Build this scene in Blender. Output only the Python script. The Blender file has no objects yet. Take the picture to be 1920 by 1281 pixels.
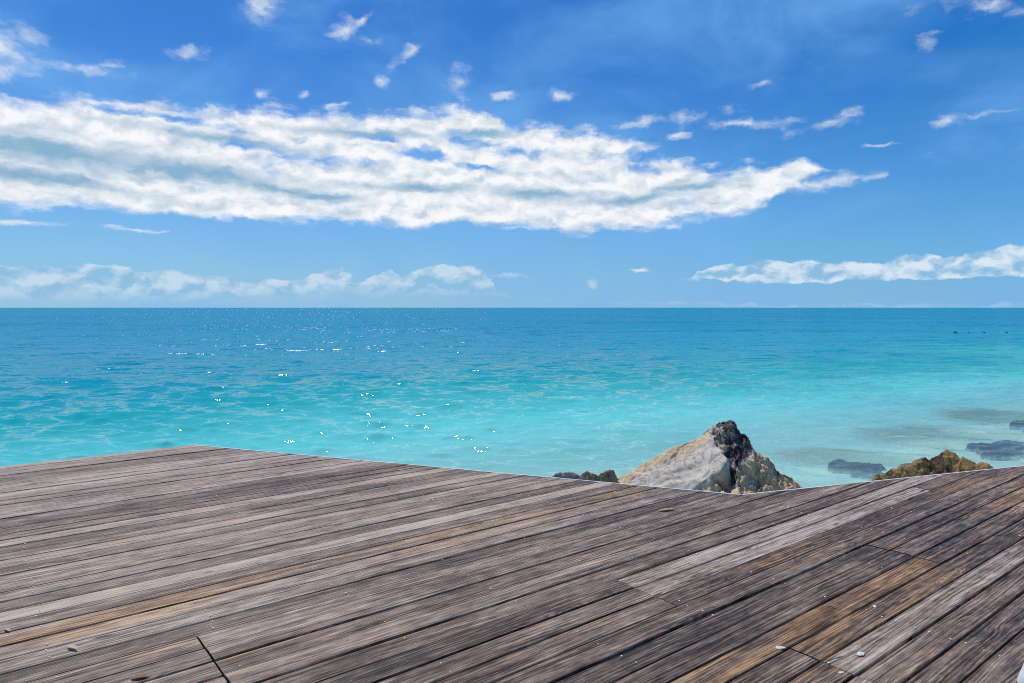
import bpy, bmesh, math, random
import numpy as np
from mathutils import Vector, noise as mn

random.seed(7)
rng = np.random.default_rng(11)
sc = bpy.context.scene
COL = sc.collection

# ------------------------------------------------------------------ camera
FP = 1300.0                      # focal length in pixels of the 1920 px photo
PITCH = math.atan(63.5 / FP)     # looking slightly down
CAM_Z = 1.6                      # eye height over the deck (deck top is z = 0)
WATER = -1.0
SUN_EL, SUN_AZ = math.radians(63), math.radians(-33)

cam = bpy.data.cameras.new('camera')
cam.sensor_width = 36.0
cam.lens = 36.0 * FP / 1920.0
cam.clip_start, cam.clip_end = 0.05, 90000
camo = bpy.data.objects.new('camera', cam)
COL.objects.link(camo)
camo.location = (0, 0, CAM_Z)
camo.rotation_euler = (math.radians(90) - PITCH, 0, 0)
sc.camera = camo


def ray(px, py):
    a, b = (px - 960) / FP, (640.5 - py) / FP
    c, s = math.cos(PITCH), math.sin(PITCH)
    return Vector((a, c + b * s, b * c - s))


def at(px, py, z=0.0):
    r = ray(px, py)
    return Vector((0, 0, CAM_Z)) + r * ((z - CAM_Z) / r.z)


def at_dist(px, py, dist):
    """point seen at a pixel, at a ground distance dist from the eye"""
    r = ray(px, py)
    return Vector((0, 0, CAM_Z)) + r * (dist / math.hypot(r.x, r.y))


def ae(px, py):
    r = ray(px, py).normalized()
    return math.atan2(r.x, r.y), math.asin(r.z)


# ------------------------------------------------------------------ render settings
vs = sc.view_settings
sc.display_settings.display_device = 'sRGB'
vs.view_transform = 'Standard'
vs.look = 'None'
vs.exposure = 0.0
vs.gamma = 1.0
sc.render.engine = 'CYCLES'
sc.cycles.use_denoising = False
sc.cycles.filter_width = 1.05
sc.cycles.max_bounces = 6
sc.cycles.transparent_max_bounces = 8
sc.cycles.sample_clamp_indirect = 4.0


# ------------------------------------------------------------------ node helper
class G:
    """thin wrapper: builds a node tree from expressions"""
    def __init__(self, tree):
        self.t = tree
        tree.nodes.clear()

    def n(self, kind, **kw):
        nd = self.t.nodes.new(kind)
        for k, v in kw.items():
            setattr(nd, k, v)
        return nd

    def put(self, sock, v):
        if isinstance(v, E):
            self.t.links.new(v.s, sock)
        elif isinstance(v, bpy.types.NodeSocket):
            self.t.links.new(v, sock)
        elif v is not None:
            if hasattr(sock.default_value, '__len__') and not hasattr(v, '__len__'):
                v = [v] * len(sock.default_value)
            if sock.type == 'RGBA' and len(v) == 3:
                v = (*v, 1)
            sock.default_value = v

    def m(self, op, a, b=None, c=None, clamp=False):
        nd = self.n('ShaderNodeMath', operation=op, use_clamp=clamp)
        for i, v in enumerate((a, b, c)):
            if v is not None:
                self.put(nd.inputs[i], v)
        return E(self, nd.outputs[0])

    def vm(self, op, a, b=None):
        nd = self.n('ShaderNodeVectorMath', operation=op)
        self.put(nd.inputs[0], a)
        if b is not None:
            self.put(nd.inputs['Scale' if op == 'SCALE' else 1], b)
        return E(self, nd.outputs['Value' if op in ('LENGTH', 'DOT_PRODUCT', 'DISTANCE') else 'Vector'])

    def xyz(self, x=0, y=0, z=0):
        nd = self.n('ShaderNodeCombineXYZ')
        for i, v in enumerate((x, y, z)):
            self.put(nd.inputs[i], v)
        return E(self, nd.outputs[0])

    def sep(self, v):
        nd = self.n('ShaderNodeSeparateXYZ')
        self.put(nd.inputs[0], v)
        return [E(self, o) for o in nd.outputs]

    def noise(self, vec, scale=1, detail=4, rough=.5, lac=2.0, dist=0, dims='3D', kind='FBM', color=False):
        nd = self.n('ShaderNodeTexNoise', noise_dimensions=dims)
        nd.noise_type = kind
        self.put(nd.inputs['Vector'], vec)
        self.put(nd.inputs['Scale'], scale)
        self.put(nd.inputs['Detail'], detail)
        self.put(nd.inputs['Roughness'], rough)
        self.put(nd.inputs['Lacunarity'], lac)
        self.put(nd.inputs['Distortion'], dist)
        return E(self, nd.outputs['Color' if color else 'Fac'])

    def voro(self, vec, scale=1, feature='F1', out='Distance', rnd=1.0, smooth=None, dims='3D'):
        nd = self.n('ShaderNodeTexVoronoi', feature=feature, voronoi_dimensions=dims)
        self.put(nd.inputs['Vector'], vec)
        self.put(nd.inputs['Scale'], scale)
        self.put(nd.inputs['Randomness'], rnd)
        if smooth is not None and 'Smoothness' in nd.inputs:
            self.put(nd.inputs['Smoothness'], smooth)
        return E(self, nd.outputs[out]), nd

    def ramp(self, f, stops, interp='LINEAR'):
        nd = self.n('ShaderNodeValToRGB')
        cr = nd.color_ramp
        cr.interpolation = interp
        while len(cr.elements) < len(stops):
            cr.elements.new(0.5)
        for e, (p, c) in zip(cr.elements, stops):
            e.position = p
            e.color = (*c, 1) if hasattr(c, '__len__') else (c, c, c, 1)
        self.put(nd.inputs[0], f)
        return E(self, nd.outputs[0])

    def mix(self, f, a, b, mode='MIX'):
        nd = self.n('ShaderNodeMix', data_type='RGBA', blend_type=mode)
        self.put(nd.inputs[0], f)
        self.put(nd.inputs[6], a)
        self.put(nd.inputs[7], b)
        return E(self, nd.outputs[2])

    def lerp(self, f, a, b):
        nd = self.n('ShaderNodeMix', data_type='FLOAT')
        self.put(nd.inputs[0], f)
        self.put(nd.inputs[2], a)
        self.put(nd.inputs[3], b)
        return E(self, nd.outputs[0])

    def ss(self, v, a, b, to0=0.0, to1=1.0, kind='SMOOTHSTEP'):
        nd = self.n('ShaderNodeMapRange', interpolation_type=kind)
        self.put(nd.inputs['Value'], v)
        self.put(nd.inputs['From Min'], a)
        self.put(nd.inputs['From Max'], b)
        self.put(nd.inputs['To Min'], to0)
        self.put(nd.inputs['To Max'], to1)
        return E(self, nd.outputs[0])

    def curve(self, v, pts):
        """piecewise curve through (x, y) points of any range"""
        xs, ys = [p[0] for p in pts], [p[1] for p in pts]
        x0, x1, y0, y1 = min(xs), max(xs), min(ys), max(ys)
        nd = self.n('ShaderNodeFloatCurve')
        cu = nd.mapping.curves[0]
        q = [((x - x0) / (x1 - x0), (y - y0) / (y1 - y0)) for x, y in pts]
        while len(cu.points) < len(q):
            cu.points.new(0.5, 0.5)
        for p, l in zip(cu.points, q):
            p.location = l
            p.handle_type = 'VECTOR'
        nd.mapping.update()
        self.put(nd.inputs['Value'], self.ss(v, x0, x1, kind='LINEAR'))
        return E(self, nd.outputs[0]) * (y1 - y0) + y0

    def attr(self, name, out='Vector'):
        nd = self.n('ShaderNodeAttribute', attribute_name=name)
        return E(self, nd.outputs[out])

    def hsv(self, c, h=.5, s=1, v=1):
        nd = self.n('ShaderNodeHueSaturation')
        self.put(nd.inputs['Hue'], h)
        self.put(nd.inputs['Saturation'], s)
        self.put(nd.inputs['Value'], v)
        self.put(nd.inputs['Color'], c)
        return E(self, nd.outputs[0])


class E:
    def __init__(self, g, s):
        self.g, self.s = g, s
    def __add__(self, o): return self.g.m('ADD', self, o)
    __radd__ = __add__
    def __sub__(self, o): return self.g.m('SUBTRACT', self, o)
    def __rsub__(self, o): return self.g.m('SUBTRACT', o, self)
    def __mul__(self, o): return self.g.m('MULTIPLY', self, o)
    __rmul__ = __mul__
    def __truediv__(self, o): return self.g.m('DIVIDE', self, o)
    def max(self, o): return self.g.m('MAXIMUM', self, o)
    def min(self, o): return self.g.m('MINIMUM', self, o)
    def clamp(self): return self.g.m('ADD', self, 0.0, clamp=True)


def lin(r, g, b):
    f = lambda c: (c / 255 / 12.92) if c / 255 <= .04045 else ((c / 255 + .055) / 1.055) ** 2.4
    return (f(r), f(g), f(b))


# ------------------------------------------------------------------ sky
def build_world():
    w = bpy.data.worlds.new('World')
    sc.world = w
    w.use_nodes = True
    g = G(w.node_tree)
    sky = g.n('ShaderNodeTexSky', sky_type='NISHITA')
    sky.sun_disc = False
    sky.sun_elevation = SUN_EL
    sky.sun_rotation = SUN_AZ
    sky.altitude = 0
    sky.air_density = 1.0
    sky.dust_density = 0.3
    sky.ozone_density = 3.0
    tc = g.n('ShaderNodeTexCoord')
    d = E(g, tc.outputs['Generated'])
    x, y, z = g.sep(d)
    az = g.m('ARCTAN2', x, y)
    el = g.m('ARCSINE', z)
    # blue of the air: nishita, made deeper; pale towards the horizon
    base = g.hsv(E(g, sky.outputs[0]), .5, 1.12, 1.0)
    STR = 0.10
    rt = g.ss(az, -.1, .75, 1.0, .25, 'LINEAR')
    base = g.mix(1.0, base, g.xyz(rt * .26, rt * .07 + .585, 1.06), 'MULTIPLY')
    hz = g.curve(el, [(-.1, 1), (0, 1), (.02, .90), (.06, .66), (.12, .42), (.2, .20), (.34, 0), (1.6, 0)])
    side = g.ss(az, -.5, .75, 1.0, .55, 'LINEAR')
    tgt = g.mix(side, tuple(c / STR for c in lin(92, 160, 224)), tuple(c / STR for c in lin(158, 200, 230)))
    base = g.mix(hz * .85, base, tgt)
    # thin veil high up
    veil = g.noise(g.xyz(az * 3.2, el * 6.0, 3.1), 1, 5, .55, dist=.6)
    base = g.mix(g.ss(veil, .38, .70) * .62, base, tuple(c / STR for c in lin(120, 180, 240)))

    # ---- clouds: warped direction coordinates
    P = g.xyz(az, el * 1.5, 0)
    w1 = g.noise(P, 16, 2, .5, color=True)
    w2 = g.noise(P, 55, 8, .64, color=True)
    a1, b1, _ = g.sep(w1)
    a2, b2, _ = g.sep(w2)
    waz = az + (a1 - .5) * .030 + (a2 - .5) * .020
    wel = el + (b1 - .5) * .016 + (b2 - .5) * .014
    W = g.xyz(waz, wel, 0)

    px_ = 1 / FP

    def ell(cx, cy, rx, ry, rot=0, k=1.0):
        a, e = ae(cx, cy)
        nd = g.n('ShaderNodeMapping', vector_type='TEXTURE')
        g.put(nd.inputs['Vector'], W)
        nd.inputs['Location'].default_value = (a, e, 0)
        nd.inputs['Rotation'].default_value = (0, 0, math.radians(rot))
        nd.inputs['Scale'].default_value = (rx * px_, ry * px_, 1)
        q = g.vm('LENGTH', E(g, nd.outputs[0]))
        return (1.0 - q) * k

    def band(top, bot, st, sb):
        T = g.curve(waz, [ae(*p) for p in top])
        B = g.curve(waz, [ae(*p) for p in bot])
        up = (T - wel) * (1 / (st * px_))
        dn = (wel - B) * (1 / (sb * px_))
        return up, dn

    Pf = g.xyz(waz, wel * 1.7, 1.7)
    f1 = g.noise(Pf, 22, 9, .58)                     # billows
    f2 = g.noise(g.xyz(waz * 14, wel * 60, 5.0), 1, 6, .55)   # streaks
    # the same field a step nearer the sun: lit and shaded flanks
    f3 = g.noise(Pf, 30, 4, .52)
    f3b = g.noise(g.xyz(waz - .005, wel * 1.7 + .016, 1.7), 30, 4, .52)

    upA, dnA = band(
        [(-500, 170), (-100, 176), (0, 178), (100, 180), (200, 190), (280, 193), (330, 212), (380, 203), (430, 213), (470, 203), (520, 206), (600, 213),
         (660, 222), (720, 213), (800, 210), (860, 206), (920, 220), (950, 240), (1000, 236), (1060, 243), (1130, 245), (1180, 260),
         (1210, 273), (1260, 290), (1300, 300), (1330, 326), (1370, 316), (1420, 316), (1450, 310), (1480, 302), (1510, 296), (1540, 318), (1560, 345), (1900, 365)],
        [(-500, 372), (-100, 380), (0, 384), (100, 386), (200, 391), (300, 397), (400, 405), (500, 410), (600, 414), (700, 420), (800, 422),
         (900, 422), (1000, 424), (1100, 430), (1200, 428), (1300, 414), (1380, 405), (1420, 390), (1470, 366), (1510, 340), (1540, 322), (1560, 320), (1900, 320)],
        22, 14)
    EA = upA.min(dnA).min(1.2)
    hole = None
    for a in [(620, 300, 95, 9, -3), (780, 290, 75, 11, 0), (880, 270, 45, 11, 0), (960, 284, 50, 9, 0), (1150, 292, 80, 11, -6),
              (700, 258, 60, 6, -3), (470, 278, 70, 6, -4), (300, 222, 90, 7, -4), (1220, 320, 50, 8, -10), (880, 310, 60, 6, -10)]:
        e = ell(*a[:4], rot=a[4])
        hole = e if hole is None else hole.max(e)
    EA = EA - g.ss(hole, -.9, 1.0) * 1.15
    oA = g.ss(EA + (f1 - .5) * 3.2 + (f2 - .5) * 2.4, -.45, 1.0)

    EP = None
    for a in [(15, 95, 62, 44, 0), (50, 70, 26, 34, 0), (150, 128, 75, 13, 0), (215, 122, 24, 10, 12), (355, 100, 36, 17, 8), (492, 6, 32, 26, 0),
              (648, 62, 22, 20, -35), (676, 36, 26, 8, 38), (692, 76, 30, 9, 4), (742, 122, 22, 13, 8), (768, 96, 26, 9, 20), (720, 150, 12, 12, 0),
              (850, 150, 32, 18, 14), (946, 178, 26, 9, 8), (1054, 181, 30, 10, 0), (1735, 78, 30, 13, 28), (1780, 225, 18, 8, 0),
              (1880, 210, 34, 3.5, 0), (1835, 8, 66, 18, -4), (1905, 22, 22, 10, 0), (490, 178, 16, 6, 0), (570, 176, 10, 6, 0), (1440, 155, 30, 8, 0),
              (1195, 231, 56, 8, 4), (1305, 222, 52, 17, 4), (1395, 234, 90, 10, -3), (1475, 228, 40, 8, 0), (1555, 232, 62, 12, 10), (1590, 222, 40, 6, 6),
              (1270, 255, 42, 8, 8), (1560, 341, 110, 13, 9), (1615, 332, 60, 9, 8), (1490, 360, 50, 9, 8), (1330, 308, 22, 5, 0),
              (50, 417, 62, 4.5, 0), (210, 426, 22, 3, 0), (255, 430, 26, 2.6, 0), (300, 434, 22, 2.6, 0),
              (1175, 430, 60, 6, -6), (1650, 268, 30, 3, 0), (960, 520, 60, 7, -4), (1200, 508, 30, 3, 0),
              (-160, 60, 130, 40, 0), (2100, 250, 90, 14, 0)]:
        e = ell(*a[:4], rot=a[4])
        EP = e if EP is None else EP.max(e)
    oP = g.ss(EP * 1.0 + (f1 - .5) * 4.2 + (f2 - .5) * 1.2, -.1, 1.8) * .92

    upC, dnC = band(
        [(-500, 505), (0, 499), (60, 496), (120, 500), (220, 495), (235, 498), (250, 514), (290, 504), (350, 511), (380, 518), (450, 520), (500, 520), (560, 525),
         (590, 511), (630, 499), (660, 506), (675, 526), (700, 515), (730, 504), (745, 521), (770, 510), (800, 500), (830, 496), (860, 504), (900, 504),
         (918, 512), (928, 540), (960, 556), (1400, 570)],
        [(-500, 566), (400, 562), (560, 556), (640, 552), (900, 550), (1400, 575)], 7, 26)
    oC = g.ss(upC.min(1.2) + (f1 - .5) * 1.6, 0, .6) * g.ss(dnC, -.4, 1.0) * .86
    upD, dnD = band(
        [(1230, 540), (1296, 520), (1306, 508), (1330, 498), (1370, 492), (1400, 497), (1440, 484), (1480, 489), (1520, 483), (1560, 495), (1600, 490), (1650, 489),
         (1700, 479), (1750, 470), (1780, 477), (1830, 474), (1870, 471), (1900, 461), (1960, 456), (2400, 460)],
        [(1230, 530), (1296, 526), (1400, 528), (1560, 524), (1700, 520), (1900, 518), (2400, 515)], 7, 9)
    oD = g.ss(upD.min(1.2).min(dnD + .3) + (f1 - .5) * 2.6, 0, .5) * .88
    oQ = g.ss(ell(1108, 530, 14, 13) + (f1 - .5) * 1.2, 0, .6) * .6

    # brightness of the cloud
    lit = (f3 - f3b) * 2.1 + (f1 - .5) * .4
    thick = g.ss(f3, .36, .62)
    under = None
    for a in [(130, 290, 230, 26, -3), (360, 322, 210, 20, -5), (520, 352, 150, 11, -5), (60, 330, 130, 14, -4), (890, 250, 80, 9, 3), (780, 352, 110, 9, 0),
              (1020, 365, 110, 12, 0), (600, 365, 90, 8, 0), (1180, 372, 120, 10, 3), (700, 252, 120, 9, 0), (1290, 352, 90, 9, 5), (420, 262, 130, 9, -4)]:
        e = ell(*a[:4], rot=a[4])
        under = e if under is None else under.max(e)
    sh = g.ss(under + (f3 - .5) * 1.8 + (f2 - .5) * 1.6, -.45, 1.0) * .95
    base_shade = g.ss(dnD, .2, 2.6, .30, 0.0).max(0.0)
    white = tuple(c / STR for c in lin(247, 249, 252))
    grey = tuple(c / STR for c in lin(190, 208, 224))
    blue = tuple(c / STR for c in lin(130, 175, 206))
    cc = g.mix((.68 + lit + (thick - .5) * .25).clamp(), grey, white)
    cc = g.mix(sh, cc, blue)
    low = tuple(c / STR for c in lin(200, 221, 238))
    lows = tuple(c / STR for c in lin(142, 190, 224))
    ccL = g.mix((.50 + lit * 2.0).clamp(), lows, g.mix(g.ss(az, .05, .5), low, tuple(c / STR for c in lin(224, 236, 246))))

    c = g.mix(oC, base, ccL)
    c = g.mix(oD, c, ccL)
    c = g.mix(oQ, c, ccL)
    c = g.mix(oP, c, g.mix(.15, cc, base))
    c = g.mix(oA, c, cc)
    bg = g.n('ShaderNodeBackground')
    g.put(bg.inputs[0], c)
    bg.inputs[1].default_value = STR
    out = g.n('ShaderNodeOutputWorld')
    g.t.links.new(bg.outputs[0], out.inputs[0])
    w.cycles.sampling_method = 'MANUAL'
    w.cycles.sample_map_resolution = 512


build_world()

sun = bpy.data.lights.new('sun', 'SUN')
sun.energy = 3.6
sun.angle = math.radians(.53)
sun.color = (1, .94, .86)
suno = bpy.data.objects.new('sun', sun)
COL.objects.link(suno)
sd = Vector((math.sin(SUN_AZ) * math.cos(SUN_EL), math.cos(SUN_AZ) * math.cos(SUN_EL), math.sin(SUN_EL)))
suno.rotation_euler = sd.to_track_quat('Z', 'Y').to_euler()
suno.location = sd * 50


# ------------------------------------------------------------------ object helpers
def tag(o, label=None, cat=None, group=None, kind=None):
    for k, v in (('label', label), ('category', cat), ('group', group), ('kind', kind)):
        if v:
            o[k] = v
    return o


def link(name, me, mat=None, parent=None, loc=None, rz=0):
    o = bpy.data.objects.new(name, me)
    COL.objects.link(o)
    if mat is not None:
        me.materials.append(mat)
    if parent is not None:
        o.parent = parent
    if loc is not None:
        o.location = loc
    o.rotation_euler.z = rz
    return o


def np_mesh(name, V, F, smooth=True, attrs=None):
    """V (n,3), F (m,4) or list of faces; attrs: name -> (n,3|4) point arrays"""
    me = bpy.data.meshes.new(name)
    V = np.asarray(V, dtype=np.float32)
    if isinstance(F, np.ndarray):
        k = F.shape[1]
        me.vertices.add(len(V))
        me.vertices.foreach_set('co', V.ravel())
        me.loops.add(F.size)
        me.loops.foreach_set('vertex_index', F.astype(np.int32).ravel())
        me.polygons.add(len(F))
        me.polygons.foreach_set('loop_start', np.arange(0, F.size, k, dtype=np.int32))
        me.update(calc_edges=True)
    else:
        me.from_pydata([tuple(v) for v in V.tolist()], [], F)
        me.update()
    me.polygons.foreach_set('use_smooth', np.full(len(me.polygons), smooth, dtype=bool))
    for nm, a in (attrs or {}).items():
        a = np.asarray(a, dtype=np.float32)
        if a.ndim == 1:
            at_ = me.attributes.new(nm, 'FLOAT', 'POINT')
            at_.data.foreach_set('value', a)
        elif a.shape[1] == 3:
            at_ = me.attributes.new(nm, 'FLOAT_VECTOR', 'POINT')
            at_.data.foreach_set('vector', a.ravel())
        else:
            at_ = me.attributes.new(nm, 'FLOAT_COLOR', 'POINT')
            at_.data.foreach_set('color', a.ravel())
    me.validate()
    return me


def grid_faces(r, c):
    i = np.arange((r - 1) * c).reshape(r - 1, c)[:, :-1].ravel()
    return np.stack([i, i + 1, i + c + 1, i + c], 1)


def material(name):
    m = bpy.data.materials.new(name)
    m.use_nodes = True
    g = G(m.node_tree)
    out = g.n('ShaderNodeOutputMaterial')
    return m, g, out


def principled(g, out, color, rough=.7, spec=.4, normal=None):
    b = g.n('ShaderNodeBsdfPrincipled')
    g.put(b.inputs['Base Color'], color)
    g.put(b.inputs['Roughness'], rough)
    g.put(b.inputs['Specular IOR Level'], spec)
    if normal is not None:
        g.put(b.inputs['Normal'], normal)
    g.t.links.new(b.outputs[0], out.inputs[0])
    return b


def bump(g, h, dist, strength=1.0):
    b = g.n('ShaderNodeBump')
    g.put(b.inputs['Height'], h)
    b.inputs['Distance'].default_value = dist
    b.inputs['Strength'].default_value = strength
    return E(g, b.outputs[0])


def plain(name, color, rough=.6, var=.15, scale=30, bumpd=0.0):
    m, g, out = material(name)
    tc = g.n('ShaderNodeTexCoord')
    nz = g.noise(E(g, tc.outputs['Object']), scale, 5, .6)
    k = g.ss(nz, .3, .7, 1 - var, 1 + var, 'LINEAR')
    col = g.mix(1.0, color, g.xyz(k, k, k), 'MULTIPLY')
    principled(g, out, col, rough, .4, bump(g, nz, bumpd) if bumpd else None)
    return m


# ------------------------------------------------------------------ seabed and water
def depth_fn(X, Y):
    """water depth: a shallow sandy shelf at the right, deeper outwards and to the left"""
    s = Y - 0.55 * X                      # distance from the beach line
    d = 0.07 + 0.014 * np.clip(s - 3.0, 0, None) ** 1.45
    return np.clip(d, .07, 14.0)


def depth_color(g):
    dep = g.attr('depth', 'Fac')
    return dep


REEFS = [([(1540, 860), (1600, 860), (1660, 868), (1720, 872), (1775, 866)], .75),
         ([(1790, 826), (1850, 828), (1910, 836), (2000, 842), (2150, 850)], 1.5),
         ([(1895, 786), (1930, 787), (2000, 790)], 1.3)]


def build_water():
    # rows even in 1/distance, so waves keep their shape out to the horizon
    az_in = np.linspace(math.radians(-41), math.radians(41), 1050)
    az = np.concatenate([np.linspace(math.radians(-75), math.radians(-41.2), 90), az_in, np.linspace(math.radians(41.2), math.radians(75), 90)])
    inv = np.linspace(1 / 5.2, 1 / 45000, 860)
    R = 1 / inv
    A, RR = np.meshgrid(az, R)
    X = RR * np.sin(A)
    Y = RR * np.cos(A)
    dR = np.abs(np.gradient(R))[:, None]
    dep = depth_fn(X, Y)
    for pts, wd in REEFS:                 # the reefs come up to the surface: less water over them
        P = [at(*p, WATER) for p in pts]
        for a, b in zip(P, P[1:]):
            ux, uy = b.x - a.x, b.y - a.y
            L2 = ux * ux + uy * uy
            f = np.clip(((X - a.x) * ux + (Y - a.y) * uy) / L2, 0, 1)
            q = np.hypot(X - a.x - f * ux, Y - a.y - f * uy) / (wd * 1.3)
            dep = np.where(q < 1, np.minimum(dep, .06 + (dep - .06) * q ** 2), dep)
    Z = np.zeros_like(X)
    DX = np.zeros_like(X)
    DY = np.zeros_like(X)
    M = 84
    lam = np.exp(np.linspace(math.log(.22), math.log(6.0), M)) * rng.uniform(.92, 1.08, M)
    th = math.radians(258) + rng.normal(0, .42, M)       # towards the beach
    ph = rng.uniform(0, 2 * math.pi, M)
    wgt = np.exp(-((np.log(lam) - math.log(.55)) / 1.1) ** 2)
    slope = .215 * wgt / math.sqrt((wgt ** 2).sum() / 2)
    shore = np.clip(dep / .55, .35, 1)
    patch = 1 + .35 * np.sin(X * .11 + 1.3 + 1.7 * np.sin(Y * .05)) * np.sin(Y * .085 + .6)
    for i in range(M):
        k = 2 * math.pi / lam[i]
        f = np.clip((lam[i] / dR - 2.2) / 3.0, 0, 1)
        r1 = int((f[:, 0] > 0).sum())
        if r1 < 2:
            continue
        kx, ky = k * math.cos(th[i]), k * math.sin(th[i])
        pz = kx * X[:r1] + ky * Y[:r1] + ph[i]
        a = slope[i] / k * f[:r1]
        Z[:r1] += a * np.cos(pz)
        DX[:r1] -= .8 * a * math.cos(th[i]) * np.sin(pz)
        DY[:r1] -= .8 * a * math.sin(th[i]) * np.sin(pz)
    Z *= shore * patch
    V = np.stack([X + DX * shore, Y + DY * shore, WATER + Z], -1).reshape(-1, 3)
    F = grid_faces(*X.shape)
    me = np_mesh('sea', V, F, True, {'depth': dep.ravel()})

    m, g, out = material('sea_water')
    geo = g.n('ShaderNodeNewGeometry')
    pos = E(g, geo.outputs['Position'])
    nrm = E(g, geo.outputs['Normal'])
    dp = g.attr('depth', 'Fac')
    dist = g.vm('LENGTH', pos)
    px, py, pz = g.sep(pos)
    # small ripples as slopes; elongated across the wind
    rot = g.n('ShaderNodeMapping')
    g.put(rot.inputs['Vector'], pos)
    rot.inputs['Rotation'].default_value = (0, 0, math.radians(-9))
    Q = E(g, rot.outputs[0])
    qx, qy, _ = g.sep(Q)
    Qs = g.xyz(qx * .38, qy, 0)
    n5 = g.noise(Qs, 24, 2, .6, color=True)
    a5, b5, _ = g.sep(n5)
    n4 = g.noise(g.xyz(qx * .40, qy, 9), .05, 9, .74, color=True)
    a4, b4, c4 = g.sep(n4)
    n1 = g.noise(Qs, 5.5, 3, .6, color=True)
    n2 = g.noise(Qs, 1.1, 4, .62, color=True)
    n3 = g.noise(g.xyz(qx * .3, qy, 3), .06, 3, .55)       # wind patches
    a1, b1, _ = g.sep(n1)
    a2, b2, _ = g.sep(n2)
    far = g.ss(dist, 14, 90)
    wind = g.ss(n3, .3, .7, .72, 1.22, 'LINEAR')
    k1 = g.ss(dist, 10, 38, .50, 1.9) * wind
    k2 = g.ss(dist, 9, 38) * 2.5 * wind
    k4 = g.ss(dist, 15, 60) * 1.5
    sx = (a1 - .5) * k1 * .55 + (a2 - .5) * k2 * .45 + (a4 - .5) * k4 * .4 + (a5 - .5) * .22
    sy = (b1 - .5) * k1 + (b2 - .5) * k2 + (b4 - .5) * k4 + (b5 - .5) * .28
    N = g.vm('NORMALIZE', g.vm('ADD', nrm, g.xyz(sx, sy, 0)))
    # colour of the water itself: sand light in the shallows, blue where it is deep
    mott = g.noise(g.xyz(px * .05, py * .02, 0), 1, 4, .6)
    dd = dp * g.ss(mott, .25, .75, .72, 1.32, 'LINEAR')
    dl = g.m('LOGARITHM', dd.max(.05), 10) * .42 + .45 + (c4 - .5) * .22
    body = g.ramp(dl, [(.05, (.52, .76, .66)), (.22, (.36, .80, .75)), (.36, (.13, .60, .58)), (.48, (.022, .40, .415)), (.59, (.006, .30, .405)), (.72, (.003, .255, .40)), (.95, (.003, .235, .39))])
    dif = g.n('ShaderNodeBsdfDiffuse')
    g.put(dif.inputs[0], body)
    g.put(dif.inputs['Normal'], N)
    tr = g.n('ShaderNodeBsdfTransparent')
    tr.inputs[0].default_value = (.72, .97, .95, 1)
    mx = g.n('ShaderNodeMixShader')
    g.put(mx.inputs[0], g.ss(dp, .02, .65, .12, 1.0, 'SMOOTHSTEP'))
    g.t.links.new(tr.outputs[0], mx.inputs[1])
    g.t.links.new(dif.outputs[0], mx.inputs[2])
    gl = g.n('ShaderNodeBsdfGlossy', distribution='BECKMANN')
    g.put(gl.inputs['Roughness'], g.ss(dist, 12, 34, .035, .17))
    g.put(gl.inputs['Normal'], N)
    fr = g.n('ShaderNodeFresnel')
    fr.inputs[0].default_value = 1.33
    g.put(fr.inputs['Normal'], N)
    m2 = g.n('ShaderNodeMixShader')
    g.put(m2.inputs[0], g.m('MULTIPLY', E(g, fr.outputs[0]).min(.55), g.lerp(far, .95, .55)))
    g.t.links.new(mx.outputs[0], m2.inputs[1])
    g.t.links.new(gl.outputs[0], m2.inputs[2])
    g.t.links.new(m2.outputs[0], out.inputs[0])
    tag(link('sea', me, m), kind='structure')

    # sand under it
    Rs = np.geomspace(1.0, 46000, 260)
    azs = np.linspace(math.radians(-95), math.radians(95), 240)
    A, RR = np.meshgrid(azs, Rs)
    X, Y = RR * np.sin(A), RR * np.cos(A)
    Z = WATER - depth_fn(X, Y) + .015 * np.sin(X * 2.1 + np.sin(Y * 1.3)) * np.sin(Y * 2.7) * (RR < 60)
    me = np_mesh('seabed', np.stack([X, Y, Z], -1).reshape(-1, 3), grid_faces(*X.shape), True)
    m, g, out = material('sand')
    geo = g.n('ShaderNodeNewGeometry')
    pos = E(g, geo.outputs['Position'])
    nz = g.noise(pos, 3, 6, .6)
    nf = g.noise(pos, 60, 3, .6)
    c = g.ramp(nz, [(.3, (.56, .51, .40)), (.7, (.76, .71, .60))])
    principled(g, out, g.mix(.2, c, g.ramp(nf, [(.3, .25), (.7, .75)])), .9, .2, bump(g, nf, .004))
    tag(link('seabed', me, m), kind='structure')


build_water()

# ------------------------------------------------------------------ wooden deck
VPX = 2630.0
_r = ray(VPX, 577)
PD = Vector((_r.x, _r.y, 0)).normalized()          # along the boards
PN = Vector((-PD.y, PD.x, 0))                      # across, away from the eye
PITCH_B = 0.1535                                   # board pitch


def tn(p):
    return p.x * PD.x + p.y * PD.y, p.x * PN.x + p.y * PN.y


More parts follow.
